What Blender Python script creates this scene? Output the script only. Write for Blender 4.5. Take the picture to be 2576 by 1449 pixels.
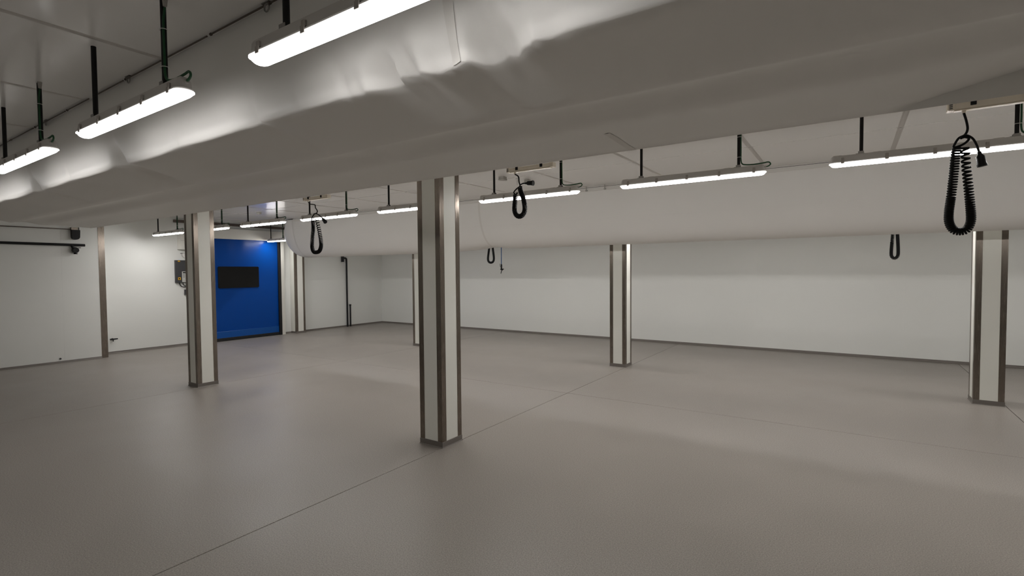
import bpy, bmesh, math, random
from mathutils import Vector, Matrix, noise
PI = math.pi
random.seed(7)
S = bpy.context.scene
for o in list(bpy.data.objects):
    bpy.data.objects.remove(o)
C = S.collection

# ------------------------------------------------------------------ camera, world, exposure
cam_d = bpy.data.cameras.new('camera')
cam_d.sensor_width = 36.0
cam_d.lens = 17.84
cam_d.clip_start = 0.05
cam = bpy.data.objects.new('camera', cam_d)
C.objects.link(cam)
_r = Vector((0.832, 0.555, -0.0082)); _f = Vector((-0.5552, 0.8310, -0.0340))
_f.normalize(); _r = (_r - _f * _r.dot(_f)).normalized(); _u = _r.cross(_f)
cam.matrix_world = Matrix(((_r.x, _u.x, -_f.x, 0), (_r.y, _u.y, -_f.y, 0), (_r.z, _u.z, -_f.z, 1.65), (0, 0, 0, 1)))
S.camera = cam

world = bpy.data.worlds.new('world'); S.world = world
world.use_nodes = True
world.node_tree.nodes['Background'].inputs[0].default_value = (0.02, 0.02, 0.02, 1)
world.node_tree.nodes['Background'].inputs[1].default_value = 0.0

S.view_settings.view_transform = 'Standard'
S.view_settings.look = 'None'
S.view_settings.gamma = 1.0
S.view_settings.use_curve_mapping = False
S.view_settings.exposure = 0.11
LAMP, SLOPE, SIDE = 27.0, 37.0, 12.0     # radiance of a strip light: LED line under the cover, rounded edge, upright side
ROW_GAIN = (0.76, 1.65, 1.55)            # tube strength: near row, middle row, row behind the far duct

# ------------------------------------------------------------------ materials
def srgb(r, g, b):
    f = lambda c: c / 12.92 if c <= 0.04045 else ((c + 0.055) / 1.055) ** 2.4
    return (f(r / 255), f(g / 255), f(b / 255), 1)

def mat(name, col, rough=0.5, metal=0.0, spec=0.5, emit=0.0, var=0.0, vscale=3.0, bump=0.0, bscale=60.0,
        stretch=None, coat=0.0, rvar=0.0):
    m = bpy.data.materials.new(name); m.use_nodes = True
    nt = m.node_tree; b = nt.nodes['Principled BSDF']
    b.inputs['Base Color'].default_value = col
    b.inputs['Roughness'].default_value = rough
    b.inputs['Metallic'].default_value = metal
    b.inputs['Specular IOR Level'].default_value = spec
    if coat:
        b.inputs['Coat Weight'].default_value = coat; b.inputs['Coat Roughness'].default_value = 0.15
    if emit:
        b.inputs['Emission Color'].default_value = (1.0, 0.974, 0.955, 1)
        b.inputs['Emission Strength'].default_value = emit
    tc = nt.nodes.new('ShaderNodeTexCoord')
    mp = nt.nodes.new('ShaderNodeMapping'); nt.links.new(tc.outputs['Object'], mp.inputs[0])
    if stretch: mp.inputs['Scale'].default_value = stretch
    n = nt.nodes.new('ShaderNodeTexNoise'); n.inputs['Scale'].default_value = vscale; n.inputs['Detail'].default_value = 4
    nt.links.new(mp.outputs[0], n.inputs['Vector'])
    if var:
        mx = nt.nodes.new('ShaderNodeMix'); mx.data_type = 'RGBA'
        mx.inputs[6].default_value = tuple(c * (1 - var) for c in col[:3]) + (1,)
        mx.inputs[7].default_value = tuple(min(1, c * (1 + var)) for c in col[:3]) + (1,)
        nt.links.new(n.outputs['Fac'], mx.inputs[0]); nt.links.new(mx.outputs[2], b.inputs['Base Color'])
    if rvar:
        mr = nt.nodes.new('ShaderNodeMapRange')
        mr.inputs[1].default_value = 0.3; mr.inputs[2].default_value = 0.7
        mr.inputs[3].default_value = rough - rvar; mr.inputs[4].default_value = rough + rvar
        nt.links.new(n.outputs['Fac'], mr.inputs[0]); nt.links.new(mr.outputs[0], b.inputs['Roughness'])
    if bump:
        n2 = nt.nodes.new('ShaderNodeTexNoise'); n2.inputs['Scale'].default_value = bscale
        nt.links.new(mp.outputs[0], n2.inputs['Vector'])
        bp = nt.nodes.new('ShaderNodeBump'); bp.inputs['Strength'].default_value = bump; bp.inputs['Distance'].default_value = 0.01
        nt.links.new(n2.outputs['Fac'], bp.inputs['Height']); nt.links.new(bp.outputs[0], b.inputs['Normal'])
    return m

def floor_material():
    m = bpy.data.materials.new('quartz_resin_floor'); m.use_nodes = True
    nt = m.node_tree; b = nt.nodes['Principled BSDF']; L = nt.links
    tc = nt.nodes.new('ShaderNodeTexCoord')
    fine = nt.nodes.new('ShaderNodeTexNoise'); fine.inputs['Scale'].default_value = 130; fine.inputs['Detail'].default_value = 6; fine.inputs['Roughness'].default_value = 0.75
    big = nt.nodes.new('ShaderNodeTexNoise'); big.inputs['Scale'].default_value = 1.1; big.inputs['Detail'].default_value = 5
    L.new(tc.outputs['Object'], fine.inputs['Vector']); L.new(tc.outputs['Object'], big.inputs['Vector'])
    r1 = nt.nodes.new('ShaderNodeValToRGB')
    r1.color_ramp.elements[0].position = 0.33; r1.color_ramp.elements[0].color = srgb(114, 109, 103)
    r1.color_ramp.elements[1].position = 0.66; r1.color_ramp.elements[1].color = srgb(172, 165, 157)
    L.new(fine.outputs['Fac'], r1.inputs[0])
    mx = nt.nodes.new('ShaderNodeMix'); mx.data_type = 'RGBA'; mx.blend_type = 'MULTIPLY'; mx.inputs[0].default_value = 1.0
    r2 = nt.nodes.new('ShaderNodeValToRGB')
    r2.color_ramp.elements[0].position = 0.3; r2.color_ramp.elements[0].color = (0.90, 0.90, 0.90, 1)
    r2.color_ramp.elements[1].position = 0.7; r2.color_ramp.elements[1].color = (1, 1, 1, 1)
    L.new(big.outputs['Fac'], r2.inputs[0]); L.new(r1.outputs[0], mx.inputs[6]); L.new(r2.outputs[0], mx.inputs[7])
    L.new(mx.outputs[2], b.inputs['Base Color'])
    rr = nt.nodes.new('ShaderNodeMapRange'); rr.inputs[1].default_value = 0.3; rr.inputs[2].default_value = 0.7
    rr.inputs[3].default_value = 0.33; rr.inputs[4].default_value = 0.45
    L.new(big.outputs['Fac'], rr.inputs[0]); L.new(rr.outputs[0], b.inputs['Roughness'])
    bp = nt.nodes.new('ShaderNodeBump'); bp.inputs['Strength'].default_value = 0.06; bp.inputs['Distance'].default_value = 0.003
    L.new(fine.outputs['Fac'], bp.inputs['Height']); L.new(bp.outputs[0], b.inputs['Normal'])
    b.inputs['Specular IOR Level'].default_value = 0.4
    return m

M = dict(
    floor=floor_material(),
    joint=mat('floor_joint_sealant', srgb(38, 35, 32), 0.7),
    wall=mat('white_hygienic_wall_sheet', srgb(230, 231, 227), 0.38, var=0.02, vscale=0.8),
    ceil=mat('white_ceiling_panel', srgb(242, 240, 237), 0.19, spec=0.5, var=0.015, vscale=0.7),
    cjoint=mat('ceiling_joint_sealant', srgb(206, 202, 197), 0.5),
    deck=mat('ceiling_gap', srgb(90, 86, 82), 0.7),
    skirt=mat('grey_coved_skirting', srgb(112, 106, 100), 0.5, var=0.12, vscale=120),
    steel=mat('brushed_stainless', srgb(130, 121, 112), 0.24, 0.95, var=0.10, vscale=6, stretch=(40, 40, 1.2), rvar=0.06),
    pvc=mat('white_pvc_face', srgb(232, 232, 224), 0.35, var=0.015, vscale=1.5),
    fabric=mat('white_duct_fabric', srgb(242, 240, 236), 0.48, spec=0.4, var=0.02, vscale=1.0, bump=0.06, bscale=500),
    fabric_seam=mat('duct_fabric_seam', srgb(232, 229, 224), 0.6, bump=0.1, bscale=500),
    black=mat('black_plastic', srgb(10, 10, 11), 0.5, spec=0.25, var=0.1),
    rod=mat('black_painted_rod', srgb(20, 18, 18), 0.5, spec=0.3, var=0.15, vscale=20),
    rubber=mat('black_rubber_cable', srgb(7, 7, 8), 0.6, spec=0.2),
    housing=mat('grey_polycarbonate', srgb(208, 205, 201), 0.4, var=0.03),
    clipm=mat('clip_plastic', srgb(176, 170, 164), 0.4),
    
    lip=mat('clear_lens_rim', srgb(235, 232, 222), 0.2, emit=2.0),
    green=mat('green_cable', srgb(20, 78, 44), 0.5, var=0.1),
    tie=mat('white_cable_tie', srgb(220, 220, 215), 0.4),
    gland=mat('grey_gland', srgb(176, 173, 166), 0.4),
    galv=mat('galvanised_steel', srgb(150, 148, 145), 0.35, 0.9, var=0.08, vscale=30),
    rail=mat('dark_rail', srgb(96, 86, 80), 0.4, 0.6),
    blue=mat('blue_door_curtain', srgb(0, 64, 144), 0.28, spec=0.2, var=0.06, vscale=1.2, bump=0.05, bscale=2.5),
    hem=mat('blue_door_hem', srgb(10, 76, 150), 0.35, spec=0.3, var=0.12, vscale=4),
    vision=mat('dark_vision_panel', srgb(9, 9, 9), 0.22, spec=0.3),
    seal=mat('black_rubber_seal', srgb(9, 9, 10), 0.6),
    beige=mat('cream_track_body', srgb(226, 216, 198), 0.45, var=0.03),
    ctl=mat('dark_grey_enclosure', srgb(62, 62, 64), 0.45, var=0.06),
    keypad=mat('light_grey_keypad', srgb(186, 186, 182), 0.4),
    yellow=mat('yellow_label', srgb(220, 168, 30), 0.5),
    hose=mat('blue_air_hose', srgb(48, 92, 142), 0.4),
    pipe=mat('black_pipe', srgb(22, 22, 24), 0.5, spec=0.3, var=0.1),
    white=mat('white_enclosure', srgb(214, 212, 204), 0.4, var=0.02),
)

# ------------------------------------------------------------------ mesh helpers
def link(name, bm, m, parent=None, smooth=False, angle=35):
    me = bpy.data.meshes.new(name); bmesh.ops.recalc_face_normals(bm, faces=bm.faces[:]); bm.to_mesh(me); bm.free()
    me.materials.append(m)
    if smooth:
        me.shade_smooth(); me.set_sharp_from_angle(angle=math.radians(angle))
    o = bpy.data.objects.new(name, me); C.objects.link(o)
    if parent: o.parent = parent
    return o

def bx(bm, x0, x1, y0, y1, z0, z1, bev=0.0, seg=1):
    vs = [bm.verts.new((x, y, z)) for x in (x0, x1) for y in (y0, y1) for z in (z0, z1)]
    i = [(0, 1, 3, 2), (4, 6, 7, 5), (0, 4, 5, 1), (2, 3, 7, 6), (0, 2, 6, 4), (1, 5, 7, 3)]
    fs = [bm.faces.new([vs[k] for k in q]) for q in i]
    if bev:
        es = list({e for f in fs for e in f.edges})
        bmesh.ops.bevel(bm, geom=es, offset=bev, segments=seg, affect='EDGES', profile=0.5)
    return bm

def box(name, m, x0, x1, y0, y1, z0, z1, parent=None, bev=0.0, seg=1):
    bm = bmesh.new(); bx(bm, x0, x1, y0, y1, z0, z1, bev, seg)
    return link(name, bm, m, parent)

def tube(bm, pts, r, n=8, cap=True):
    pts = [Vector(p) for p in pts]
    rs = r if isinstance(r, (list, tuple)) else [r] * len(pts)
    t0 = (pts[1] - pts[0]).normalized()
    nrm = t0.orthogonal().normalized(); rings = []
    for i, p in enumerate(pts):
        if i == 0: t = t0
        elif i == len(pts) - 1: t = (pts[i] - pts[i - 1]).normalized()
        else: t = (pts[i + 1] - pts[i - 1]).normalized()
        nrm = (nrm - t * nrm.dot(t))
        nrm = nrm.normalized() if nrm.length > 1e-6 else t.orthogonal().normalized()
        b = t.cross(nrm)
        rings.append([bm.verts.new(p + (nrm * math.cos(2 * PI * k / n) + b * math.sin(2 * PI * k / n)) * rs[i]) for k in range(n)])
    for a, c in zip(rings, rings[1:]):
        for k in range(n):
            bm.faces.new((a[k], a[(k + 1) % n], c[(k + 1) % n], c[k]))
    if cap:
        bm.faces.new(rings[0][::-1]); bm.faces.new(rings[-1])
    return bm

def tubeo(name, m, pts, r, parent=None, n=8):
    bm = bmesh.new(); tube(bm, pts, r, n); return link(name, bm, m, parent, True, 50)

def spline(pts, per=6):
    P = [Vector(p) for p in pts]; out = []
    for i in range(len(P) - 1):
        p0 = P[max(i - 1, 0)]; p1 = P[i]; p2 = P[i + 1]; p3 = P[min(i + 2, len(P) - 1)]
        for k in range(per):
            t = k / per
            out.append(0.5 * ((2 * p1) + (p2 - p0) * t + (2 * p0 - 5 * p1 + 4 * p2 - p3) * t * t + (3 * p1 - p0 - 3 * p2 + p3) * t ** 3))
    out.append(P[-1]); return out

def lathe(bm, prof, n=16, c=(0, 0, 0)):
    rings = [[bm.verts.new((c[0] + r * math.cos(2 * PI * k / n), c[1] + r * math.sin(2 * PI * k / n), c[2] + z)) for k in range(n)] for r, z in prof]
    for a, b in zip(rings, rings[1:]):
        for k in range(n): bm.faces.new((a[k], a[(k + 1) % n], b[(k + 1) % n], b[k]))
    bm.faces.new(rings[0][::-1]); bm.faces.new(rings[-1]); return bm

def tag(o, label=None, cat=None, group=None, kind=None):
    if label: o['label'] = label
    if cat: o['category'] = cat
    if group: o['group'] = group
    if kind: o['kind'] = kind
    return o

def thing(name, label, cat, loc=(0, 0, 0), group=None, kind=None):
    o = bpy.data.objects.new(name, None); o.empty_display_size = 0.1; C.objects.link(o); o.location = loc
    return tag(o, label, cat, group, kind)

def copy_tree(o, parent=None):
    c = o.copy(); C.objects.link(c); c.parent = parent
    for ch in o.children: copy_tree(ch, c)
    return c

# ------------------------------------------------------------------ room dimensions (metres)
XL, XR, YF, YB, ZC = -12.70, 4.6, -2.4, 11.37, 2.914
CX = [-12.485, -7.816, -3.147, 1.522]      # +X faces of the column lines
CY = [3.524, 8.139]                         # -Y faces of the two column rows
CW = 0.28

# ------------------------------------------------------------------ floor : slabs with sawn joints
fl = thing('floor', None, None, kind='structure')
box('floor_base', M['joint'], XL - 0.2, XR + 0.2, YF - 0.2, YB + 0.2, -0.16, -0.006, fl)
fx = [XL - 0.2, CX[0] - 0.006, CX[1] - 0.006, CX[2] - 0.006, CX[3] + 0.02, XR + 0.2]; fy = [YF - 0.2, 6.036, YB + 0.2]
for i in range(len(fx) - 1):
    for j in range(len(fy) - 1):
        g = 0.0035
        box('floor_slab', M['floor'], fx[i] + g, fx[i + 1] - g, fy[j] + g, fy[j + 1] - g, -0.06, 0.0, fl, 0.0015)

# ------------------------------------------------------------------ ceiling : panels and cover strips
ce = thing('ceiling', None, None, kind='structure')
box('ceiling_deck', M['deck'], XL - 0.2, XR + 0.2, YF - 0.2, YB + 0.2, ZC + 0.01, ZC + 0.12, ce)
jx = [-3.39 + 1.249 * k for k in range(-7, 7)]
ex = [XL - 0.2] + [x for x in jx if XL + 0.1 < x < XR] + [XR + 0.2]
ey = [YF - 0.2, 5.80, YB + 0.2]
for i in range(len(ex) - 1):
    for j in range(len(ey) - 1):
        box('ceiling_panel', M['ceil'], ex[i] + 0.004, ex[i + 1] - 0.004, ey[j] + 0.007, ey[j + 1] - 0.007, ZC, ZC + 0.05, ce, 0.002)
for x in ex[1:-1]:
    for y0, y1 in ((YF, 5.79), (5.81, YB)):
        bm = bmesh.new(); w = 0.026
        v = [[bm.verts.new((x + dx, y, ZC + dz)) for dx, dz in ((-w, 0.001), (-w * .4, -0.0035), (w * .4, -0.0035), (w, 0.001))] for y in (y0, y1)]
        for k in range(3): bm.faces.new((v[0][k], v[0][k + 1], v[1][k + 1], v[1][k]))
        for e in v: bm.faces.new(e)
        bm.faces.new((v[0][0], v[0][3], v[1][3], v[1][0]))
        link('joint_strip', bm, M['cjoint'], ce)

# ------------------------------------------------------------------ walls : sheets on a backing
def wall(name, axis, pos, a0, a1, inward, step=2.4, first=None, mt=None):
    w = thing(name, None, None, kind='structure')
    b0, b1 = (pos - 0.15 * inward, pos - 0.008 * inward)
    lo, hi = min(b0, b1), max(b0, b1)
    if axis == 'x': box('wall_backing', M['wall'], lo, hi, a0, a1, -0.1, ZC + 0.1, w)
    else: box('wall_backing', M['wall'], a0, a1, lo, hi, -0.1, ZC + 0.1, w)
    cuts = [a0]; x = first if first is not None else a0 + step
    while x < a1 - 0.05: cuts.append(x); x += step
    cuts.append(a1)
    lo, hi = min(pos, pos - 0.02 * inward), max(pos, pos - 0.02 * inward)
    for c0, c1 in zip(cuts, cuts[1:]):
        g = 0.0002
        if axis == 'x': box('wall_sheet', M['wall'], lo, hi, c0 + g, c1 - g, 0.0, ZC + 0.02, w)
        else: box('wall_sheet', M['wall'], c0 + g, c1 - g, lo, hi, 0.0, ZC + 0.02, w)
    return w
wall('wall_back', 'y', YB, XL, XR, -1, 2.4, -11.2)
wall('wall_right', 'x', XR, YF, YB, -1)
wall('wall_front', 'y', YF, XL, XR, 1)
DY0, DY1 = 5.60, 7.80        # door opening with its guides
wall('wall_left', 'x', XL, YF, YB, 1, 2.4, 1.6)

def skirting(name, axis, pos, a0, a1, inward, h=0.045):
    # coved strip: a curve between wall and floor
    bm = bmesh.new(); prof = [(0, 0.0), (0.035, 0.0), (0.035, 0.003)]
    for k in range(1, 5):
        t = k / 4 * PI / 2
        prof.append((0.035 - 0.029 * math.sin(t), 0.003 + 0.03 * (1 - math.cos(t))))
    prof += [(0.006, h), (0, h)]
    rows = []
    for a in (a0, a1):
        rows.append([bm.verts.new((pos + inward * d, a, z) if axis == 'x' else (a, pos + inward * d, z)) for d, z in prof])
    n = len(prof)
    for k in range(n): bm.faces.new((rows[0][k], rows[0][(k + 1) % n], rows[1][(k + 1) % n], rows[1][k]))
    bm.faces.new(rows[0]); bm.faces.new(rows[1][::-1])
    return tag(link(name, bm, M['skirt']), kind='structure')
skirting('baseboard_back', 'y', YB, XL, XR, -1)
skirting('baseboard_left', 'x', XL, 3.9, 5.56, 1)
skirting('baseboard_left.001', 'x', XL, 8.42, YB, 1)
skirting('baseboard_left.002', 'x', XL, 7.92, 8.13, 1)

# boxed-out cladding on the left wall, with a stainless corner
cb = thing('trim_1', None, None, kind='structure')
box('cladding_board', M['wall'], XL - 0.01, -12.243, YF, 1.5515, 0.0, ZC, cb)
box('cladding_board', M['wall'], XL - 0.01, -12.243, 1.552, 3.2115, 0.0, ZC, cb)
box('cladding_board', M['wall'], XL - 0.01, -12.243, 3.212, 3.876, 0.0, ZC, cb)
box('corner_trim', M['steel'], -12.3, -12.240, 3.775, 3.88, 0.0, ZC - 0.01, cb, 0.001)
skirting('baseboard_left.003', 'x', -12.243, YF, 3.775, 1, 0.035)
# dark shadow-gap angle at the ceiling line of the left wall
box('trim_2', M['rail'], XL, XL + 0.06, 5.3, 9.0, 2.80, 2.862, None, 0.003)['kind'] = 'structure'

# ------------------------------------------------------------------ columns
def make_column(x1, y0, label, x0=None):
    half = x0 is not None                                   # built against a wall: no trims on the wall side
    x0 = x0 if x0 is not None else x1 - CW
    y1 = y0 + CW
    t = thing('column', label, 'column', ((x0 + x1) / 2, (y0 + y1) / 2, 0), 'steel cornered columns')
    ox, oy = t.location.x, t.location.y
    def lb(name, m, a0, a1, b0, b1, z0, z1, bev=0.0):
        return box(name, m, a0 - ox, a1 - ox, b0 - oy, b1 - oy, z0, z1, t, bev)
    tw = 0.058; e = 0.002
    lb('core', M['pvc'], x0 + 0.01, x1 - 0.01, y0 + 0.01, y1 - 0.01, 0.0, ZC)
    z0 = 0.05
    lb('face_panel', M['pvc'], x0 + (0.002 if half else tw), x1 - tw, y0 + e, y0 + 0.012, z0, ZC)
    lb('face_panel', M['pvc'], x0 + (0.002 if half else tw), x1 - tw, y1 - 0.012, y1 - e, z0, ZC)
    lb('face_panel', M['pvc'], x0 + e, x0 + 0.012, y0 + tw, y1 - tw, z0, ZC)
    lb('face_panel', M['pvc'], x1 - 0.012, x1 - e, y0 + tw, y1 - tw, z0, ZC)
    for sx, sy in (((1, 0), (1, 1)) if half else ((0, 0), (1, 0), (1, 1), (0, 1))):
        cx, cy = (x1 if sx else x0) - ox, (y1 if sy else y0) - oy
        dx, dy = (-1 if sx else 1), (-1 if sy else 1)
        pts = [(0, 0), (tw, 0), (tw, 0.006), (0.006, 0.006), (0.006, tw), (0, tw)]
        bm = bmesh.new()
        a = [bm.verts.new((cx + dx * p, cy + dy * q, z0)) for p, q in pts]
        b = [bm.verts.new((cx + dx * p, cy + dy * q, ZC)) for p, q in pts]
        for k in range(6): bm.faces.new((a[k], a[(k + 1) % 6], b[(k + 1) % 6], b[k]))
        bm.faces.new(a); bm.faces.new(b)
        link('corner_trim', bm, M['steel'], t)
    # skirting collar, flared at the floor
    bm = bmesh.new(); rows = []
    for off, z in ((0.010, 0.0), (0.003, 0.008), (0.003, 0.052), (-0.004, 0.056)):
        rows.append([bm.verts.new((px - ox, py - oy, z)) for px, py in ((x0 - off, y0 - off), (x1 + off, y0 - off), (x1 + off, y1 + off), (x0 - off, y1 + off))])
    for a, b in zip(rows, rows[1:]):
        for k in range(4): bm.faces.new((a[k], a[(k + 1) % 4], b[(k + 1) % 4], b[k]))
    bm.faces.new(rows[0]); bm.faces.new(rows[-1])
    link('skirting', bm, M['skirt'], t)
    return t
make_column(CX[2], CY[0], 'large white column with stainless corners, nearest one in the middle of the room')
make_column(CX[1], CY[0], 'white column with stainless corners standing in front of the blue door')
make_column(CX[2], CY[1], 'white column with stainless corners standing alone before the long back wall')
make_column(CX[1], CY[1], 'far white column mostly hidden behind the nearest middle column')
make_column(CX[3], CY[1], 'white column with stainless corners at the right edge of the photo')
make_column(CX[0] + 0.02, CY[1], 'white half column built against the left wall right of the blue door', XL - 0.01)

# ------------------------------------------------------------------ fabric ducts
def smooth(a, b, x):
    t = max(0.0, min(1.0, (x - a) / (b - a))); return t * t * (3 - 2 * t)

# --- near duct : slack, creased along its lower edge
KN = [-8.81, -7.6, -6.9, -5.9, -5.05, -4.12, -3.25, -2.42, -2.08, -1.76, -1.43, -1.2, -1.02, -0.88, -0.1, 0.9, 2.0, 3.6]
DENT = {-5.9: 0.022, -5.05: 0.012, -4.12: 0.035, -3.25: 0.008, -2.42: 0.016, -2.08: 0.010, -1.76: 0.020, -1.43: 0.05, -1.2: 0.03, -1.02: 0.045, -0.88: 0.02}
RISE = {-5.9: 0.004, -4.12: 0.022, -2.42: 0.006, -1.43: 0.030, -1.02: 0.018}
def crease_z(X):
    z = 2.383
    for a, b in zip(KN, KN[1:]):
        if a <= X < b:
            z -= min(0.022, (b - a) * 0.014) * math.sin(PI * (X - a) / (b - a))
    for k, h in RISE.items(): z += h * math.exp(-((X - k) / (0.10 if h > .02 else 0.05)) ** 2)
    return z + 0.004 * noise.noise(Vector((X * 2.1, 3.3, 0)))
POCKET = [(-1.50, 0.09, 0.018, 0.075, 0.70), (-1.40, 0.03, 0.05, 0.030, 0.80), (-1.27, 0.05, 0.03, 0.035, 0.75), (-1.08, 0.02, 0.11, 0.085, 0.66), (-0.96, 0.02, 0.06, 0.05, 0.78),
          (-1.68, 0.07, 0.02, 0.025, 0.7), (-4.16, 0.03, 0.16, 0.05, 0.72), (-5.93, 0.03, 0.18, 0.04, 0.75), (-2.44, 0.10, 0.02, 0.025, 0.7), (-0.80, 0.03, 0.05, 0.02, 0.8)]
def dent(X, t):
    d = 0.0
    for k, a in DENT.items():
        w = 0.016 + 0.03 * (1 - t) if a < 0.03 else 0.05
        sk = X - k + 0.10 * (1 - t)
        d += a * math.exp(-(sk / w) ** 2) * smooth(0.35, 1.0, t)
    for k, wl, wr, a, t0 in POCKET:
        q = X - k + 0.12 * (1 - t)
        d += a * math.exp(-(q / (wl if q < 0 else wr)) ** 2) * smooth(t0, 1.0, t)
    d += 0.006 * noise.noise(Vector((X * 1.6, t * 2.0, 1.0))) * t
    return d
def near_profile(X):
    zc = crease_z(X); P = []
    for k in range(17):                                     # near face, top to crease
        t = k / 16
        y = 1.405 - 0.035 * math.sin(PI * t) - 0.012 * t + dent(X, t)
        z = 2.9138 + (zc + 0.006 - 2.9138) * t
        P.append((y, z))
    yb = P[-1][0]
    w1 = 0.006 * noise.noise(Vector((X * .8, 9, 0)))
    lift = 0.21 * max(0.0, min(X - 0.12, 1.1))
    P.append((yb + 0.012, zc - 0.003))
    r1 = 1.83 + 0.025 * noise.noise(Vector((X * .5, 5, 0))); r2 = 2.16 + 0.03 * noise.noise(Vector((X * .45, 7, 0)))
    z1 = 2.306 + w1; z2 = 2.294 + 0.006 * noise.noise(Vector((X * .9, 2, 0)))
    for k in range(1, 8):                                   # first belly
        t = k / 7
        P.append((yb + 0.012 + (r1 - yb - 0.012) * t, zc - 0.003 + (z1 - zc + 0.003) * t ** 1.35))
    for k in range(1, 8):                                   # second belly
        t = k / 7
        P.append((r1 + (r2 - r1) * t, z1 + (z2 + lift * .3 - z1) * t + 0.024 * math.sin(PI * min(1, t * 1.25)) * (t < .8) ))
    zf = 2.290 + 0.004 * noise.noise(Vector((X * 1.1, 4, 0)))
    for k in range(1, 8):                                   # third belly up to the far skirt
        t = k / 7
        P.append((r2 + (2.63 - r2) * t, z2 + lift * .3 + (zf + lift * .7 + 0.004 - z2 - lift * .3 + lift * .3) * t + 0.016 * math.sin(PI * t) * (1 - t)))
    P.append((2.642, zf + (0.0 if lift < 0.004 else -0.0)))
    for k in range(1, 8):
        t = k / 7
        P.append((2.648 + 0.02 * math.sin(PI * t), zf + (2.9138 - zf) * t))
    return P
nd = thing('fabric_duct', 'slack crumpled white fabric air duct hanging overhead, nearest to the camera', 'air duct', (0, 2.0, ZC))
bm = bmesh.new(); rows = []
X0, X1 = -8.81, 3.6; nx = 640
for i in range(nx + 1):
    X = X0 + (X1 - X0) * i / nx
    rows.append([bm.verts.new((X, y - 2.0, z - ZC)) for y, z in near_profile(X)])
for a, b in zip(rows, rows[1:]):
    for k in range(len(a) - 1): bm.faces.new((a[k], a[k + 1], b[k + 1], b[k]))
link('duct_skin', bm, M['fabric'], nd, True, 60)
for e, X in ((0, X0), (1, X1)):                             # end panels
    bm = bmesh.new()
    vs = [bm.verts.new((X + (0.001 if e else -0.001), y - 2.0, z - ZC)) for y, z in near_profile(X)]
    bm.faces.new(vs); bmesh.ops.triangulate(bm, faces=bm.faces[:])
    link('end_panel', bm, M['fabric'], nd)
def strip_on(profile, X, w, off, m, parent, oy, name, i0=0, i1=None):      # sewn band following the skin
    bm = bmesh.new(); r = []
    for dx in [w * (k / 8 - 0.5) for k in range(9)]:
        P = profile(X + dx); row = []
        for i, (y, z) in enumerate(P):
            if i < i0 or (i1 is not None and i >= i1): continue
            a = P[max(i - 1, 0)]; b = P[min(i + 1, len(P) - 1)]
            ty, tz = b[0] - a[0], b[1] - a[1]; l = math.hypot(ty, tz) or 1
            row.append(bm.verts.new((X + dx, y + off * tz / l - oy, z - off * ty / l - ZC)))
        r.append(row)
    for a_, b_ in zip(r, r[1:]):
        for k in range(len(a_) - 1): bm.faces.new((a_[k], a_[k + 1], b_[k + 1], b_[k]))
    return link(name, bm, m, parent, True, 60)
strip_on(near_profile, -1.17, 0.05, 0.0025, M['fabric_seam'], nd, 2.0, 'zip_seam', 2, 17)
strip_on(near_profile, -0.98, 0.035, 0.002, M['fabric_seam'], nd, 2.0, 'zip_seam', 33, 40)
# rail that carries the near edge: sections with fabric loops between
rl = thing('duct_rail', 'thin dark suspension rail along the near edge of the slack duct', 'rail', (0, 1.41, ZC))
seg = [(-8.81, -8.30), (-8.26, -7.42), (-7.38, -6.55), (-6.51, -5.84), (-5.79, -5.041), (-5.003, -4.55), (-4.458, -3.944), (-3.91, -3.40), (-3.356, -2.852), (-2.816, -2.308), (-2.269, -1.75), (-1.71, -1.2), (-1.16, -0.1), (-0.06, 1.1), (1.14, 2.4), (2.44, 3.6)]
for a, b in seg:
    bm = bmesh.new(); tube(bm, [(a, -0.030, -0.010), (b, -0.030, -0.010)], 0.0048, 6)
    tube(bm, [(a, -0.030, -0.010), (a + 0.010, -0.030, -0.010)], 0.008, 6)
    link('rail_section', bm, M['rail'], rl, True)
for x in (-5.50, -3.86, -2.29, -0.08):
    bm = bmesh.new()
    tube(bm, [(x + 0.02 * math.cos(a), -0.03, -0.022 + 0.020 * math.sin(a)) for a in [2 * PI * k / 10 for k in range(11)]], 0.004, 6)
    bx(bm, x - 0.03, x + 0.03, -0.04, -0.02, -0.004, 0.0)
    link('hanger_clip', bm, M['galv'], rl, True)

# --- far duct : inflated half round with a domed end
def far_depth(X):
    d = 0.845
    d += 0.035 * (1 - smooth(-6.9, -5.6, X))
    d -= 0.035 * math.exp(-((X + 5.43) / 0.25) ** 2)
    return d
def far_profile(X, s=0.0):
    k = (1 - s ** 2.6) ** (1 / 2.6) if s < 1 else 0.0
    d = far_depth(X) * k; w = 0.5 * (0.35 + 0.65 * k) if s > 0 else 0.5
    P = []
    for i in range(41):
        a = PI * i / 40
        c, sn = math.cos(a), math.sin(a)
        y = 7.605 - w * math.copysign(abs(c) ** 0.86, c)
        P.append((y, 2.893 - d * abs(sn) ** 0.92))
    return P
fd = thing('fabric_duct', 'smooth inflated half-round white fabric air duct with domed end, before the back wall', 'air duct', (0, 7.6, ZC))
bm = bmesh.new(); rows = []
st = [(-10.95 - 0.45 * math.sin(PI / 2 * k / 14), 0.999 * (k / 14) ** 1.0) for k in range(14, 0, -1)]
st = [(-10.95 - 0.68 * s ** 0.8, s) for s in [0.9995, 0.995, 0.985, 0.965, 0.94, 0.9, 0.85, 0.78, 0.7, 0.6, 0.5, 0.38, 0.26, 0.13]]
for X, s in st:
    row = []
    for y, z in far_profile(X, s):
        q = min(1.0, max(0.0, (2.893 - z) / 0.5))
        row.append(bm.verts.new((-10.95 + (X + 10.95) * (0.66 + 0.34 * math.sin(PI / 2 * q)), y - 7.6, z - ZC)))
    rows.append(row)
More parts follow.
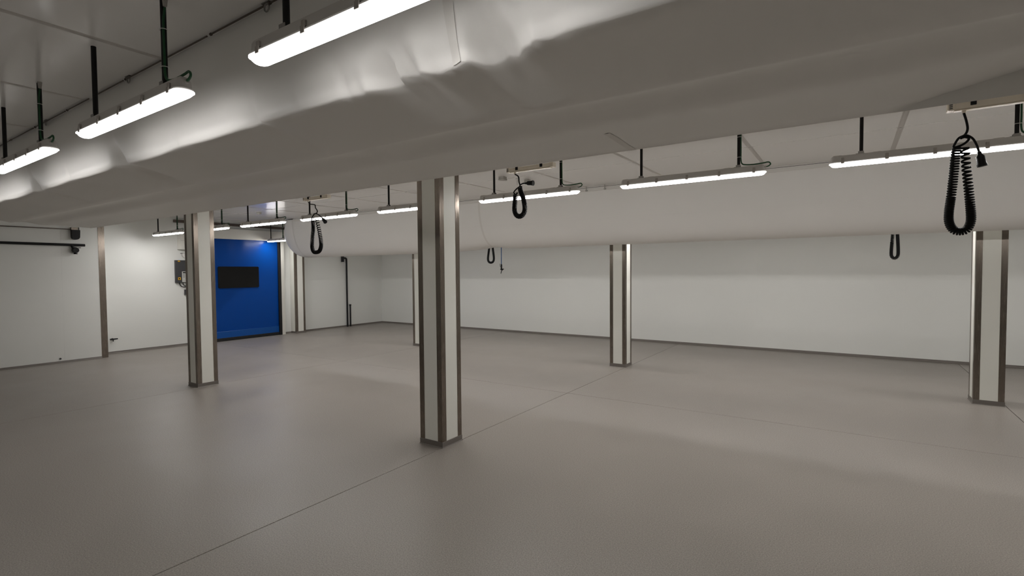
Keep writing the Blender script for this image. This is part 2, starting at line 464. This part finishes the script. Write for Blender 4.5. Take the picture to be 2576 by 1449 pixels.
for i in range(201):
    X = -10.95 + (4.5 + 10.95) * i / 200
    rows.append([bm.verts.new((X, y - 7.6, z - ZC)) for y, z in far_profile(X)])
for a, b in zip(rows, rows[1:]):
    for k in range(40): bm.faces.new((a[k], a[k + 1], b[k + 1], b[k]))
for r_ in (rows[0], rows[-1]): bm.faces.new(r_)
link('duct_skin', bm, M['fabric'], fd, True, 50)
strip_on(far_profile, -5.43, 0.04, 0.004, M['fabric_seam'], fd, 7.6, 'zip_seam')
strip_on(far_profile, -10.95, 0.03, 0.004, M['fabric_seam'], fd, 7.6, 'end_seam')
box('edge_pocket', M['fabric_seam'], -10.9, 4.5, 7.085 - 7.6, 7.112 - 7.6, 2.845 - ZC, 0.0, fd, 0.003)
bm = bmesh.new()                                            # row of air nozzles along the near side
n = 0; x = -10.6
while x < 2.6:
    lathe(bm, [(0.0042, 0.0), (0.003, 0.0015), (0.0006, 0.0022)], 6, (0, 0, 0))
    bm.verts.ensure_lookup_table()
    nv = bm.verts[-18:]
    P = far_profile(x); yz = min(P[:20], key=lambda p: abs(p[1] - 2.45))
    for v in nv: v.co = Vector((x + v.co.x, yz[0] - 7.6 - v.co.z - 0.0005, yz[1] - ZC + v.co.y))
    x += 0.0285; n += 1
o = link('nozzle_row', bm, M['fabric'], fd, True); o['kind'] = 'stuff'
wr = thing('duct_wire', 'thin suspension wire with hanging clips along the top of the inflated duct', 'wire', (0, 7.06, ZC))
tubeo('wire', M['rod'], [(-10.9, 0, -0.022), (4.5, 0, -0.022)], 0.0022, wr, 6)
for x in (-9.3, -7.9, -6.1, -4.55, -3.35, -3.05, -1.35, -1.1, 0.3):
    bm = bmesh.new(); bx(bm, x - 0.006, x + 0.006, -0.006, 0.006, -0.055, 0.0); bx(bm, x - 0.014, x + 0.014, -0.004, 0.018, -0.072, -0.052)
    link('wire_clip', bm, M['gland'], wr)

# ------------------------------------------------------------------ strip lights
FL = 1.27
def rrect(l, w, r, seg=5):
    pts = []
    for cx, cy, a0 in ((l - r, w / 2 - r, 0), (r, w / 2 - r, 90), (r, -w / 2 + r, 180), (l - r, -w / 2 + r, 270)):
        for k in range(seg + 1):
            a = math.radians(a0 + 90 * k / seg); pts.append((cx + r * math.cos(a), cy + r * math.sin(a)))
    return pts
def loft(bm, rings, capa=True, capb=True):
    R = [[bm.verts.new(p) for p in r] for r in rings]
    n = len(R[0])
    for a, b in zip(R, R[1:]):
        for k in range(n): bm.faces.new((a[k], a[(k + 1) % n], b[(k + 1) % n], b[k]))
    if capa: bm.faces.new(R[0])
    if capb: bm.faces.new(R[-1])
def inset(l, w, r, d, z):
    return [(x, y, z) for x, y in [(p[0] + d, p[1]) for p in rrect(l - 2 * d, w - 2 * d, max(r - d * .6, 0.008))]]
def make_light():
    t = thing('strip_light', 'x', 'light fitting')
    w = 0.082
    bm = bmesh.new()                                        # tray-shaped housing
    loft(bm, [inset(FL, w, .035, 0.0, 0.004), inset(FL, w, .035, 0.0, 0.012), inset(FL, w, .035, 0.006, 0.015),
              inset(FL, w, .035, 0.008, 0.046), inset(FL, w, .035, 0.013, 0.057), inset(FL, w, .035, 0.019, 0.060)])
    link('housing', bm, M['housing'], t, True, 30)
    bm = bmesh.new()                                        # rim of the clear cover
    loft(bm, [inset(FL + .010, w + .006, .04, 0.0, -0.002), inset(FL + .010, w + .006, .04, 0.0, 0.004), inset(FL + .010, w + .006, .04, 0.006, 0.0045)], True, True)
    rim = link('lens_rim', bm, M['lip'], t, True, 40); rim.location.x = -0.005
    bm = bmesh.new()                                        # bowl-shaped diffuser
    loft(bm, [inset(FL, w, .035, 0.003, -0.002), inset(FL, w, .035, 0.006, -0.010), inset(FL, w, .035, 0.014, -0.018), inset(FL, w, .035, 0.022, -0.0218), inset(FL, w, .035, 0.0255, -0.022)])
    df = link('diffuser', bm, M['white'], t, True, 60); df.data.materials.append(M['white']); df.data.materials.append(M['white'])
    for p in df.data.polygons: p.material_index = 0 if len(p.vertices) > 4 and p.center.z < -0.02 else (1 if p.center.z < -0.0115 else 2)
    for x in (0.085, 0.36, 0.635, 0.91, 1.185):
        for s in (-1, 1):
            bm = bmesh.new(); bx(bm, x - 0.011, x + 0.011, s * 0.0435 - 0.003, s * 0.0435 + 0.003, -0.005, 0.020, 0.001)
            bx(bm, x - 0.009, x + 0.009, s * 0.038 - 0.006, s * 0.038 + 0.006, 0.018, 0.040, 0.002)
            link('clip', bm, M['clipm'], t)
    for x in (0.03, 0.30, 0.97, 1.24):                      # raised pads on the back
        box('mounting_pad', M['housing'], x - 0.028 + (0.02 if x < .1 else (-0.02 if x > 1.2 else 0)), x + 0.028 + (0.02 if x < .1 else (-0.02 if x > 1.2 else 0)), -0.018, 0.018, 0.055, 0.064, t, 0.002)
    for x in (0.203, 1.06):
        bm = bmesh.new(); bx(bm, x - 0.035, x + 0.02, -0.019, 0.019, 0.058, 0.064)
        bx(bm, x - 0.02, x + 0.016, -0.018, -0.015, 0.060, 0.080); bx(bm, x - 0.02, x + 0.016, 0.015, 0.018, 0.060, 0.080)
        link('bracket', bm, M['galv'], t)
        tubeo('hanger_rod', M['rod'], [(x, 0, 0.062), (x, 0, ZC - 2.458)], 0.0125, t, 10)
    top = ZC - 2.458
    cp = spline([(1.088, -0.004, top - 0.045), (1.084, -0.006, top - 0.07), (1.078, -0.008, top - 0.12), (1.079, -0.008, 0.20), (1.079, -0.008, 0.125),
                 (1.088, -0.005, 0.088), (1.12, 0, 0.077), (1.18, 0, 0.073), (1.25, 0, 0.076), (1.29, 0, 0.079), (1.305, 0, 0.062), (1.292, 0, 0.048), (1.268, 0, 0.042), (1.25, 0, 0.040)], 5)
    tubeo('cable', M['green'], cp, 0.0055, t, 6)
    bm = bmesh.new(); tube(bm, [(1.232, 0, 0.036), (1.256, 0, 0.040), (1.274, 0, 0.042)], [0.013, 0.012, 0.009], 8); link('cable_gland', bm, M['gland'], t, True)
    bm = bmesh.new(); tube(bm, [(1.092, -0.004, top), (1.090, -0.004, top - 0.04)], [0.013, 0.009], 8); link('ceiling_gland', bm, M['gland'], t, True)
    for z in (top - 0.14, 0.145):
        bm = bmesh.new()
        tube(bm, [(1.067 + 0.0205 * math.cos(a), -0.004 + 0.0155 * math.sin(a), z) for a in [2 * PI * k / 12 for k in range(13)]], 0.0018, 4)
        link('cable_tie', bm, M['tie'], t, True)
    return t
lights = [  # x, y, z, label, group
    (-1.90, 1.096, 'large lit strip light at the top beside the crumpled duct, cut off by the frame', 'near row of strip lights'),
    (-3.72, 1.096, 'lit strip light with green cable loop, second one beside the slack duct', 'near row of strip lights'),
    (-5.54, 1.096, 'lit strip light with green cable cut by the left edge of the photo', 'near row of strip lights'),
    (-0.08, 1.096, 'strip light above the camera, just out of view at the top', 'near row of strip lights'),
    (1.74, 1.096, 'strip light overhead out of view to the right of the camera', 'near row of strip lights'),
    (-7.36, 1.096, 'strip light of the near row just out of view on the left', 'near row of strip lights'),
]
mid = ['lit strip light behind the biggest coiled cord at the right edge',
       'lit strip light in front of the inflated duct, with no cord hanging before it',
       'lit strip light behind the small coiled cord right of the nearest column',
       'lit strip light whose right end is hidden by the nearest column',
       'lit strip light behind the coiled cord near the domed duct end',
       'lit strip light hanging in front of the blue door below the bluish ceiling',
       'lit strip light partly hidden behind the column before the blue door',
       'lit strip light left of the column before the blue door, close to the wall']
for k in range(8): lights.append((-0.149 - 1.723 * k, 4.729, mid[k], 'middle row of strip lights'))
lights.append((1.574, 4.729, 'strip light of the middle row just out of view on the right', 'middle row of strip lights'))
back = list(zip((-10.9, -9.55, -7.55, -6.25, -4.95, -2.9, -1.6, -0.3, 1.8, 3.15), ('first', 'second', 'third', 'fourth', 'fifth', 'sixth', 'seventh', 'eighth', 'ninth', 'tenth')))
for x, w in back: lights.append((x, 8.27, 'strip light hidden behind the inflated duct, %s from the left wall' % w, 'strip lights behind the inflated duct'))
lights.append((-12.50, 7.42, 'short lit strip light before the blue door top, beside the domed duct end', None))
proto = None; lit = {}
for x, y, lab, g in lights:
    if proto is None: proto = make_light(); o = proto
    else: o = copy_tree(proto)
    o.location = (x, y, 2.458); o['label'] = lab
    if g: o['group'] = g
    elif 'group' in o: del o['group']
    row = 0 if y < 2 else (2 if y > 8 else 1)
    for ch in o.children:
        if ch.name.startswith('diffuser'):
            if row not in lit:
                me = ch.data.copy(); gn = ROW_GAIN[row]
                for k, (nm, e) in enumerate((('lit_led_line', LAMP * (1.15, 1.0, 2.4)[row]), ('lit_cover_edge', SLOPE * (0.5, 1.0, 0.12)[row]), ('lit_cover_side', SIDE * (0.15 if row == 2 else 1)))):
                    me.materials[k] = mat(nm, srgb(245, 245, 240), 0.3, emit=e * gn)
                lit[row] = me
            ch.data = lit[row]
last = o; last.scale = (0.62, 1, 1)

# ------------------------------------------------------------------ blue high-speed door in the left wall
d = thing('door_1', None, None, (XL, 0, 0), kind='structure')
def db(name, m, x0, x1, y0, y1, z0, z1, bev=0.0, par=None):
    return box(name, m, x0, x1, y0, y1, z0, z1, par or d, bev)
DF = 0.10
# curtain with slight waves
bm = bmesh.new(); g = []
for i in range(33):
    y = 5.72 + (7.73 - 5.72) * i / 32; row = []
    for j in range(33):
        z = 0.16 + (2.474 - 0.16) * j / 32
        row.append(bm.verts.new((DF - 0.02 + 0.006 * noise.noise(Vector((y * 1.3, z * .8, 0))) + 0.004 * math.sin(y * 14) * smooth(1.7, 2.4, z), y, z)))
    g.append(row)
for i in range(32):
    for j in range(32): bm.faces.new((g[i][j], g[i + 1][j], g[i + 1][j + 1], g[i][j + 1]))
cur = link('curtain', bm, M['blue'], d, True)
bm = bmesh.new(); bx(bm, DF - 0.006, DF + 0.002, 6.195, 7.205, 1.285, 1.808)
bmesh.ops.bevel(bm, geom=[e for e in bm.edges if abs(e.verts[0].co.x - e.verts[1].co.x) > .005], offset=0.014, segments=3, affect='EDGES')
link('vision_panel', bm, M['vision'], cur)
db('bottom_hem', M['hem'], DF - 0.03, DF - 0.008, 5.72, 7.73, 0.075, 0.235, 0.004)
db('bottom_seal', M['seal'], DF - 0.035, DF + 0.005, 5.70, 7.76, 0.0, 0.078, 0.004)
db('side_guide', M['seal'], 0.0, DF + 0.03, 7.73, 7.80, 0.0, 2.474, 0.003)
db('side_guide', M['seal'], 0.0, DF + 0.03, 5.65, 5.72, 0.0, 2.474, 0.003)
db('guide_cover', M['white'], 0.0, DF + 0.035, 7.80, 7.89, 0.0, 2.474, 0.003)
db('guide_cover', M['white'], 0.0, DF + 0.035, 5.56, 5.65, 0.0, 2.474, 0.003)
db('drum_hood', M['white'], 0.0, DF + 0.04, 5.56, 7.89, 2.474, 2.725, 0.004)
db('backing', M['seal'], 0.0, 0.02, 5.6, 7.85, 0.0, 2.474)
# motor cover beside the hood
mc = thing('motor_cover', 'white boxed motor cover high on the wall left of the blue door', 'cover', (XL, 5.44, 2.19))
box('cover', M['white'], 0, 0.16, -0.07, 0.10, 0.0, 0.43, mc, 0.006)
box('seam', M['gland'], 0.16, 0.162, -0.066, 0.096, 0.20, 0.205, mc)
# control box
kb = thing('control_box', 'dark grey door control box with keypad and yellow labels on the left wall', 'control box', (XL, 5.30, 1.44))
box('enclosure', M['ctl'], 0, 0.06, 0.0, 0.30, 0, 0.51, kb, 0.004)
kp = box('keypad', M['keypad'], 0.06, 0.078, 0.125, 0.245, 0.01, 0.255, kb, 0.004)
box('display', M['black'], 0.078, 0.080, 0.14, 0.23, 0.215, 0.24, kp)
for i in range(3):
    for j in range(2):
        box('key', M['ctl'], 0.078, 0.081, 0.15 + 0.045 * j, 0.168 + 0.045 * j, 0.12 + 0.03 * i, 0.135 + 0.03 * i, kp)
lb = box('warning_label', M['yellow'], 0.060, 0.0615, 0.045, 0.10, 0.065, 0.12, kb)
box('label_mark', M['black'], 0.0615, 0.063, 0.058, 0.087, 0.08, 0.105, lb)
box('warning_label', M['yellow'], 0.060, 0.0615, 0.05, 0.095, 0.475, 0.50, kb)
tubeo('cable', M['rubber'], spline([(0.04, 0.08, 0.0), (0.04, 0.10, -0.06), (0.04, 0.16, -0.10), (0.04, 0.23, -0.085), (0.04, 0.27, -0.04)], 5), 0.009, kb, 6)
tubeo('cable', M['rubber'], spline([(0.04, 0.15, 0.0), (0.04, 0.165, -0.05), (0.06, 0.20, -0.07), (0.05, 0.22, 0.0)], 5), 0.007, kb, 6)
es = thing('push_button_box', 'small dark push button box on the wall below the door control box', 'switch', (XL, 5.52, 1.22))
box('housing', M['ctl'], 0, 0.06, -0.035, 0.035, -0.06, 0.06, es, 0.005)
bm = bmesh.new(); tube(bm, [(0.06, 0, 0.01), (0.085, 0, 0.01)], [0.018, 0.022], 12); link('button', bm, M['black'], es, True)
br = thing('door_sensor', 'small grey bracketed door sensor under the white motor cover', 'sensor', (XL, 5.46, 2.05))
box('bracket', M['galv'], 0, 0.10, -0.03, 0.03, 0.05, 0.065, br, 0.002)
bm = bmesh.new(); tube(bm, [(0.08, 0, 0.05), (0.09, 0.01, 0.0), (0.10, 0.03, -0.045)], [0.035, 0.042, 0.02], 12); link('sensor_head', bm, M['housing'], br, True)

# ------------------------------------------------------------------ fittings on the left wall
CF = -12.243
rt = thing('wall_rail', 'thin steel sliding rail high on the left wall ending in a bracket', 'rail', (CF, 0, 2.49))
box('rail', M['rail'], 0, 0.03, YF, 3.36, 0.0, 0.016, rt, 0.002)
box('end_bracket', M['steel'], 0, 0.07, 3.355, 3.46, -0.004, 0.045, rt, 0.002)
box('end_plate', M['galv'], 0, 0.08, 3.468, 3.476, -0.004, 0.048, rt)
bs = thing('rail_stop', 'black round-bottomed rubber stop hanging under the end of the wall rail', 'stop', (CF, 3.418, 2.486))
bm = bmesh.new(); pr_ = [(-0.062, 0.0), (0.062, 0.0), (0.062, -0.02)] + [(0.058 * math.cos(a), -0.125 - 0.058 * math.sin(a)) for a in [PI * k / 12 for k in range(13)]] + [(-0.058, -0.02)]
fr = [[bm.verts.new((x, y, z)) for y, z in pr_] for x in (0.002, 0.10)]
n = len(pr_)
for k in range(n): bm.faces.new((fr[0][k], fr[0][(k + 1) % n], fr[1][(k + 1) % n], fr[1][k]))
for q in fr: bm.faces.new(q)
link('stop_body', bm, M['seal'], bs)
pp = thing('wall_pipe', 'black horizontal pipe on the left wall with an elbow and valve', 'pipe', (CF, 0, 2.205))
tubeo('pipe', M['pipe'], spline([(0.045, YF, 0.012), (0.045, 0, 0.01), (0.045, 3.30, 0.0), (0.045, 3.355, -0.008), (0.047, 3.375, -0.05), (0.055, 3.385, -0.08)], 5), 0.024, pp, 10)
bm = bmesh.new(); tube(bm, [(0.0, 3.408, -0.10), (0.05, 3.408, -0.10), (0.11, 3.408, -0.10)], [0.04, 0.058, 0.045], 16)
tube(bm, [(0.06, 3.41, -0.15), (0.06, 3.41, -0.175)], [0.025, 0.03], 10)
v = link('valve', bm, M['pipe'], pp, True)
tubeo('valve_lever', M['galv'], [(0.10, 3.44, -0.06), (0.12, 3.475, -0.055)], 0.007, v, 6)
for y in (0.6, 2.0):
    box('pipe_clip', M['pipe'], 0.0, 0.07, y - 0.012, y + 0.012, -0.03, 0.035, pp, 0.003)
bm = bmesh.new(); tube(bm, [(CF, 3.144, 0.078), (CF + 0.012, 3.144, 0.078)], [0.018, 0.016], 12)
tag(link('wall_plug', bm, M['ctl'], None, True), 'small dark round plug low on the left wall', 'plug')
tp = thing('tap', 'small dark tap low on the wall beside the stainless corner', 'tap', (XL, 4.10, 0.305))
bm = bmesh.new(); tube(bm, [(0, 0, 0), (0.06, 0, 0), (0.09, -0.02, 0)], [0.02, 0.016, 0.016], 10); tube(bm, [(0.075, -0.06, 0), (0.075, 0.07, 0.004)], [0.018, 0.012], 8)
link('tap_body', bm, M['pipe'], tp, True)
tubeo('spout', M['pipe'], [(0.075, -0.01, 0), (0.078, -0.01, -0.045)], 0.009, tp, 8)
# vertical pipes near the far corner
vp = thing('drop_pipe', 'tall black pipe dropping down the far left wall to the floor', 'pipe', (XL, 9.93, 0))
tubeo('pipe', M['pipe'], spline([(0.05, -0.075, 2.07), (0.05, -0.02, 2.07), (0.05, 0.022, 2.055), (0.05, 0.035, 2.0), (0.05, 0.035, 1.5), (0.05, 0.035, 0.0)], 5), 0.026, vp, 10)
bm = bmesh.new(); tube(bm, [(0.05, -0.105, ZC), (0.05, -0.105, 2.12)], 0.026, 10); link('upper_pipe', bm, M['pipe'], vp, True)
bm = bmesh.new(); tube(bm, [(0.05, -0.105, 2.13), (0.05, -0.105, 1.955)], [0.042, 0.042], 12); link('coupling', bm, M['pipe'], vp, True)
sp = thing('stub_pipe', 'short black pipe standing up from the floor beside the tall pipe', 'pipe', (XL, 10.075, 0))
tubeo('pipe', M['pipe'], [(0.05, 0, 0), (0.05, 0, 0.64)], 0.022, sp, 10)
bm = bmesh.new(); tube(bm, [(0.05, 0, 0.63), (0.05, 0, 0.67)], 0.030, 12); link('cap', bm, M['pipe'], sp, True)

# ------------------------------------------------------------------ cord tracks and coiled cords
def make_track(x, y, z, label, L=0.5, H=0.036):
    t = thing('cord_track', label, 'track', (x, y, z), 'cream cord tracks')
    bm = bmesh.new(); bx(bm, 0.0, L, -0.03, 0.03, 0.0, H, 0.004, 2); link('track_body', bm, M['beige'], t)
    box('lower_lip', M['beige'], 0.02, L - 0.02, -0.022, 0.022, -0.007, 0.0, t, 0.002)
    ec = box('end_cap', M['beige'], -0.012, 0.03, -0.032, 0.032, -0.003, H + 0.004, t, 0.004)
    for k in range(3): box('vent', M['ctl'], -0.004, 0.012, -0.0335, -0.0315, 0.006 + 0.011 * k, 0.012 + 0.011 * k, ec)
    box('end_cap', M['beige'], L - 0.03, L + 0.012, -0.032, 0.032, -0.003, H + 0.004, t, 0.004)
    for x_ in (0.095, L - 0.13):
        box('clip', M['black'], x_, x_ + 0.028, -0.036, -0.028, H * 0.25, H + 0.008, t, 0.002)
    bm = bmesh.new(); tube(bm, [(0.07, 0, -0.007), (0.07, 0, -0.022)], [0.012, 0.009], 10); link('cord_outlet', bm, M['beige'], t, True)
    for x_ in (0.15, L - 0.15):
        tubeo('suspension_wire', M['gland'], [(x_, 0, H), (x_, 0, ZC - z)], 0.0015, t, 5)
    return t
make_track(0.50, 4.2, 2.624, 'cream cord track at the upper right carrying the biggest coiled cord', 0.5, 0.055)
make_track(-2.83, 4.2, 2.620, 'cream cord track above the small coiled cord right of the nearest column')
make_track(-6.165, 4.2, 2.620, 'cream cord track above the coiled cord near the domed duct end')

def coil(path, R, r, pitch_fn, bulge=None):
    # helix around a path; pitch varies along it
    P = spline(path, 24); L = [0.0]
    for a, b in zip(P, P[1:]): L.append(L[-1] + (b - a).length)
    tot = L[-1]; out = []; ph = 0.0; s = 0.0; i = 0
    while s < tot:
        while i < len(L) - 2 and L[i + 1] < s: i += 1
        f = (s - L[i]) / max(1e-9, L[i + 1] - L[i]); p = P[i].lerp(P[i + 1], f)
        t = (P[min(i + 2, len(P) - 1)] - P[max(i - 1, 0)]).normalized()
        nb = Vector((0, 1, 0)); nb = (nb - t * nb.dot(t)).normalized(); bb = t.cross(nb)
        out.append(p + (nb * math.cos(ph) + bb * math.sin(ph)) * R)
        ph += 2 * PI / 12; s += pitch_fn(s / tot) / 12
    return out
def make_cord(label, lead, tail, path, R, r, pitch, plug_dir=(1, 0, 0), grp='coiled black cords'):
    o = Vector(lead[0])
    t = thing('coiled_cord', label, 'cord', o, grp)
    rel = lambda pts: [Vector(p) - o for p in pts]
    tubeo('lead', M['rubber'], spline(rel(lead), 6), 0.0068, t, 8)
    h = coil(rel(path), R, r, pitch)
    bm = bmesh.new(); tube(bm, h, r, 6); link('coil', bm, M['rubber'], t, True, 60)
    if tail:
        T = rel(tail); tubeo('tail', M['rubber'], spline(T, 6), 0.0065, t, 8)
        e = T[-1]; dv = Vector(plug_dir).normalized()
        bm = bmesh.new()
        tube(bm, [e - dv * 0.012, e + dv * 0.008, e + dv * 0.02, e + dv * 0.07], [0.009, 0.012, 0.021, 0.023], 12)
        pl = link('connector', bm, M['black'], t, True)
        bm = bmesh.new(); tube(bm, [e + dv * 0.068, e + dv * 0.082], [0.0255, 0.0255], 12); link('collar', bm, M['black'], pl, True)
    return t
Y = 4.2
make_cord('biggest black coiled cord, hanging at the right before a lit strip light',
    [(0.568, Y, 2.607), (0.582, Y, 2.55), (0.588, Y, 2.50), (0.576, Y, 2.468), (0.548, Y, 2.452), (0.531, Y + .01, 2.42), (0.527, Y + .01, 2.40), (0.555, Y, 2.404), (0.580, Y - .01, 2.418), (0.594, Y - .01, 2.44), (0.575, Y - .01, 2.452), (0.556, Y, 2.448)],
    [(0.556, Y - .01, 2.448), (0.578, Y - .015, 2.462), (0.61, Y - .01, 2.44), (0.631, Y, 2.40), (0.642, Y, 2.36), (0.646, Y, 2.345)],
    [(0.540, Y, 2.395), (0.533, Y, 2.33), (0.527, Y, 2.227), (0.518, Y, 2.104), (0.508, Y, 1.99), (0.512, Y, 1.925), (0.535, Y, 1.882), (0.566, Y, 1.872), (0.595, Y, 1.884), (0.612, Y, 1.93), (0.611, Y, 1.998), (0.598, Y, 2.146), (0.586, Y, 2.27), (0.580, Y, 2.356), (0.572, Y, 2.40)],
    0.0195, 0.0064, lambda s: 0.0160 if s < 0.28 else (0.0108 if s < 0.62 else 0.0108 + (s - 0.62) * 0.060), (0.18, 0, -1))
make_cord('small black coiled cord looped right of the nearest column, connector sticking out sideways',
    [(-2.76, Y, 2.598), (-2.72, Y, 2.57), (-2.712, Y, 2.517), (-2.703, Y, 2.477), (-2.74, Y, 2.455), (-2.775, Y, 2.422), (-2.757, Y + .01, 2.40), (-2.735, Y, 2.415)],
    [(-2.703, Y, 2.487), (-2.66, Y - .01, 2.497), (-2.625, Y - .01, 2.495)],
    [(-2.705, Y, 2.47), (-2.695, Y, 2.43), (-2.675, Y, 2.38), (-2.658, Y, 2.33), (-2.648, Y, 2.25), (-2.668, Y, 2.20), (-2.71, Y, 2.182), (-2.748, Y, 2.20), (-2.768, Y, 2.25), (-2.762, Y, 2.33), (-2.756, Y, 2.395)],
    0.0195, 0.0062, lambda s: 0.0135, (1, 0, -0.08))
make_cord('black coiled cord hanging left of the nearest column in front of the domed duct end',
    [(-6.095, Y, 2.596), (-6.06, Y, 2.568), (-5.96, Y, 2.55), (-5.945, Y, 2.51), (-5.909, Y, 2.469), (-5.919, Y, 2.44), (-5.97, Y, 2.428), (-6.02, Y, 2.39), (-6.03, Y, 2.355)],
    [(-5.97, Y - .01, 2.43), (-5.90, Y - .01, 2.425), (-5.84, Y - .01, 2.395), (-5.80, Y, 2.36)],
    [(-6.01, Y, 2.36), (-6.0, Y, 2.27), (-6.022, Y, 2.12), (-6.036, Y, 2.0), (-6.005, Y, 1.93), (-5.945, Y, 1.918), (-5.88, Y, 1.935), (-5.842, Y, 2.0), (-5.848, Y, 2.10), (-5.89, Y, 2.257), (-5.925, Y, 2.36)],
    0.021, 0.0064, lambda s: 0.016 if s < 0.35 else (0.0120 if s < 0.62 else 0.0120 + (s - 0.62) * 0.07), (0.75, 0, -0.65))
Y2 = 9.6
make_cord('black coiled cord loop hanging below the inflated duct beside the blue hose',
    [(-7.0, Y2, ZC), (-7.0, Y2, 2.6), (-6.99, Y2, 2.46)], None,
    [(-7.0, Y2, 2.45), (-7.035, Y2, 2.25), (-7.062, Y2, 2.1), (-7.085, Y2, 1.93), (-7.06, Y2, 1.865), (-7.0, Y2, 1.842), (-6.94, Y2, 1.865), (-6.915, Y2, 1.93), (-6.925, Y2, 2.05), (-6.955, Y2, 2.25), (-6.985, Y2, 2.45)],
    0.020, 0.0064, lambda s: 0.0110)
make_cord('black coiled cord loop hanging below the inflated duct left of the rightmost column',
    [(0.545, Y2, ZC), (0.545, Y2, 2.6), (0.545, Y2, 2.44)], None,
    [(0.54, Y2, 2.43), (0.522, Y2, 2.2), (0.510, Y2, 2.03), (0.503, Y2, 1.86), (0.515, Y2, 1.81), (0.544, Y2, 1.788), (0.574, Y2, 1.81), (0.587, Y2, 1.86), (0.582, Y2, 2.03), (0.570, Y2, 2.2), (0.55, Y2, 2.43)],
    0.018, 0.0064, lambda s: 0.021 if s < 0.3 else 0.0135)
# blue air hose drop
ah = thing('air_hose', 'thin blue air hose with black coupling hanging in front of the back wall', 'hose', (-7.40, 10.6, ZC))
tubeo('hose', M['hose'], [(0, 0, 0), (0, 0, -0.6), (-0.004, 0, 1.80 - ZC)], 0.011, ah, 8)
bm = bmesh.new(); tube(bm, [(0, 0, 1.82 - ZC), (0, 0, 1.80 - ZC), (0, 0, 1.72 - ZC), (0, 0, 1.69 - ZC)], [0.012, 0.02, 0.018, 0.028], 10)
tube(bm, [(-0.03, 0, 1.69 - ZC), (0.02, 0, 1.675 - ZC), (0.06, 0, 1.695 - ZC)], [0.014, 0.02, 0.016], 8); link('coupling', bm, M['black'], ah, True)
tubeo('lever', M['ctl'], [(-0.015, 0, 1.73 - ZC), (-0.04, 0, 1.77 - ZC), (-0.045, 0, 1.83 - ZC)], 0.006, ah, 6)
tubeo('nozzle', M['ctl'], [(0.01, 0, 1.665 - ZC), (0.0, 0, 1.64 - ZC), (-0.02, 0, 1.58 - ZC)], [0.008, 0.012, 0.010], ah, 8)

# ------------------------------------------------------------------ small ceiling fittings
def jbox(x, y, label, s=1.0):
    t = thing('junction_box', label, 'box', (x, y, ZC), 'ceiling junction boxes')
    box('lid', M['gland'], -0.045 * s, 0.045 * s, -0.045 * s, 0.045 * s, -0.045 * s, -0.03 * s, t, 0.003)
    box('body', M['gland'], -0.042 * s, 0.042 * s, -0.042 * s, 0.042 * s, -0.03 * s, 0.0, t, 0.003)
    for k in (-1, 0, 1):
        bm = bmesh.new(); tube(bm, [(0.02 * k * s, -0.042 * s, -0.02 * s), (0.02 * k * s, -0.055 * s, -0.02 * s)], 0.006 * s, 8); link('knockout', bm, M['housing'], t, True)
jbox(-3.92, 5.66, 'small grey junction box on the ceiling left of the small coiled cord')
jbox(-3.75, 6.02, 'small grey junction box on the ceiling just behind the small coiled cord', 0.8)
sk = thing('ceiling_nozzle', 'small grey nozzle pointing down from the ceiling between two junction boxes', 'nozzle', (-3.83, 5.88, ZC))
bm = bmesh.new(); tube(bm, [(0, 0, 0), (0, 0, -0.012), (0, 0, -0.05), (0, 0, -0.09)], [0.025, 0.025, 0.010, 0.004], 10); link('nozzle_body', bm, M['housing'], sk, True)
sd = thing('smoke_detector', 'faint white round detector on the bluish ceiling before the blue door', 'detector', (-10.34, 5.95, ZC))
bm = bmesh.new(); lathe(bm, [(0.05, 0.0), (0.05, -0.015), (0.035, -0.035), (0.01, -0.04)], 20); link('detector_body', bm, M['white'], sd, True)
box('indicator', M['ctl'], 0.02, 0.026, -0.003, 0.003, -0.04, -0.034, sd)
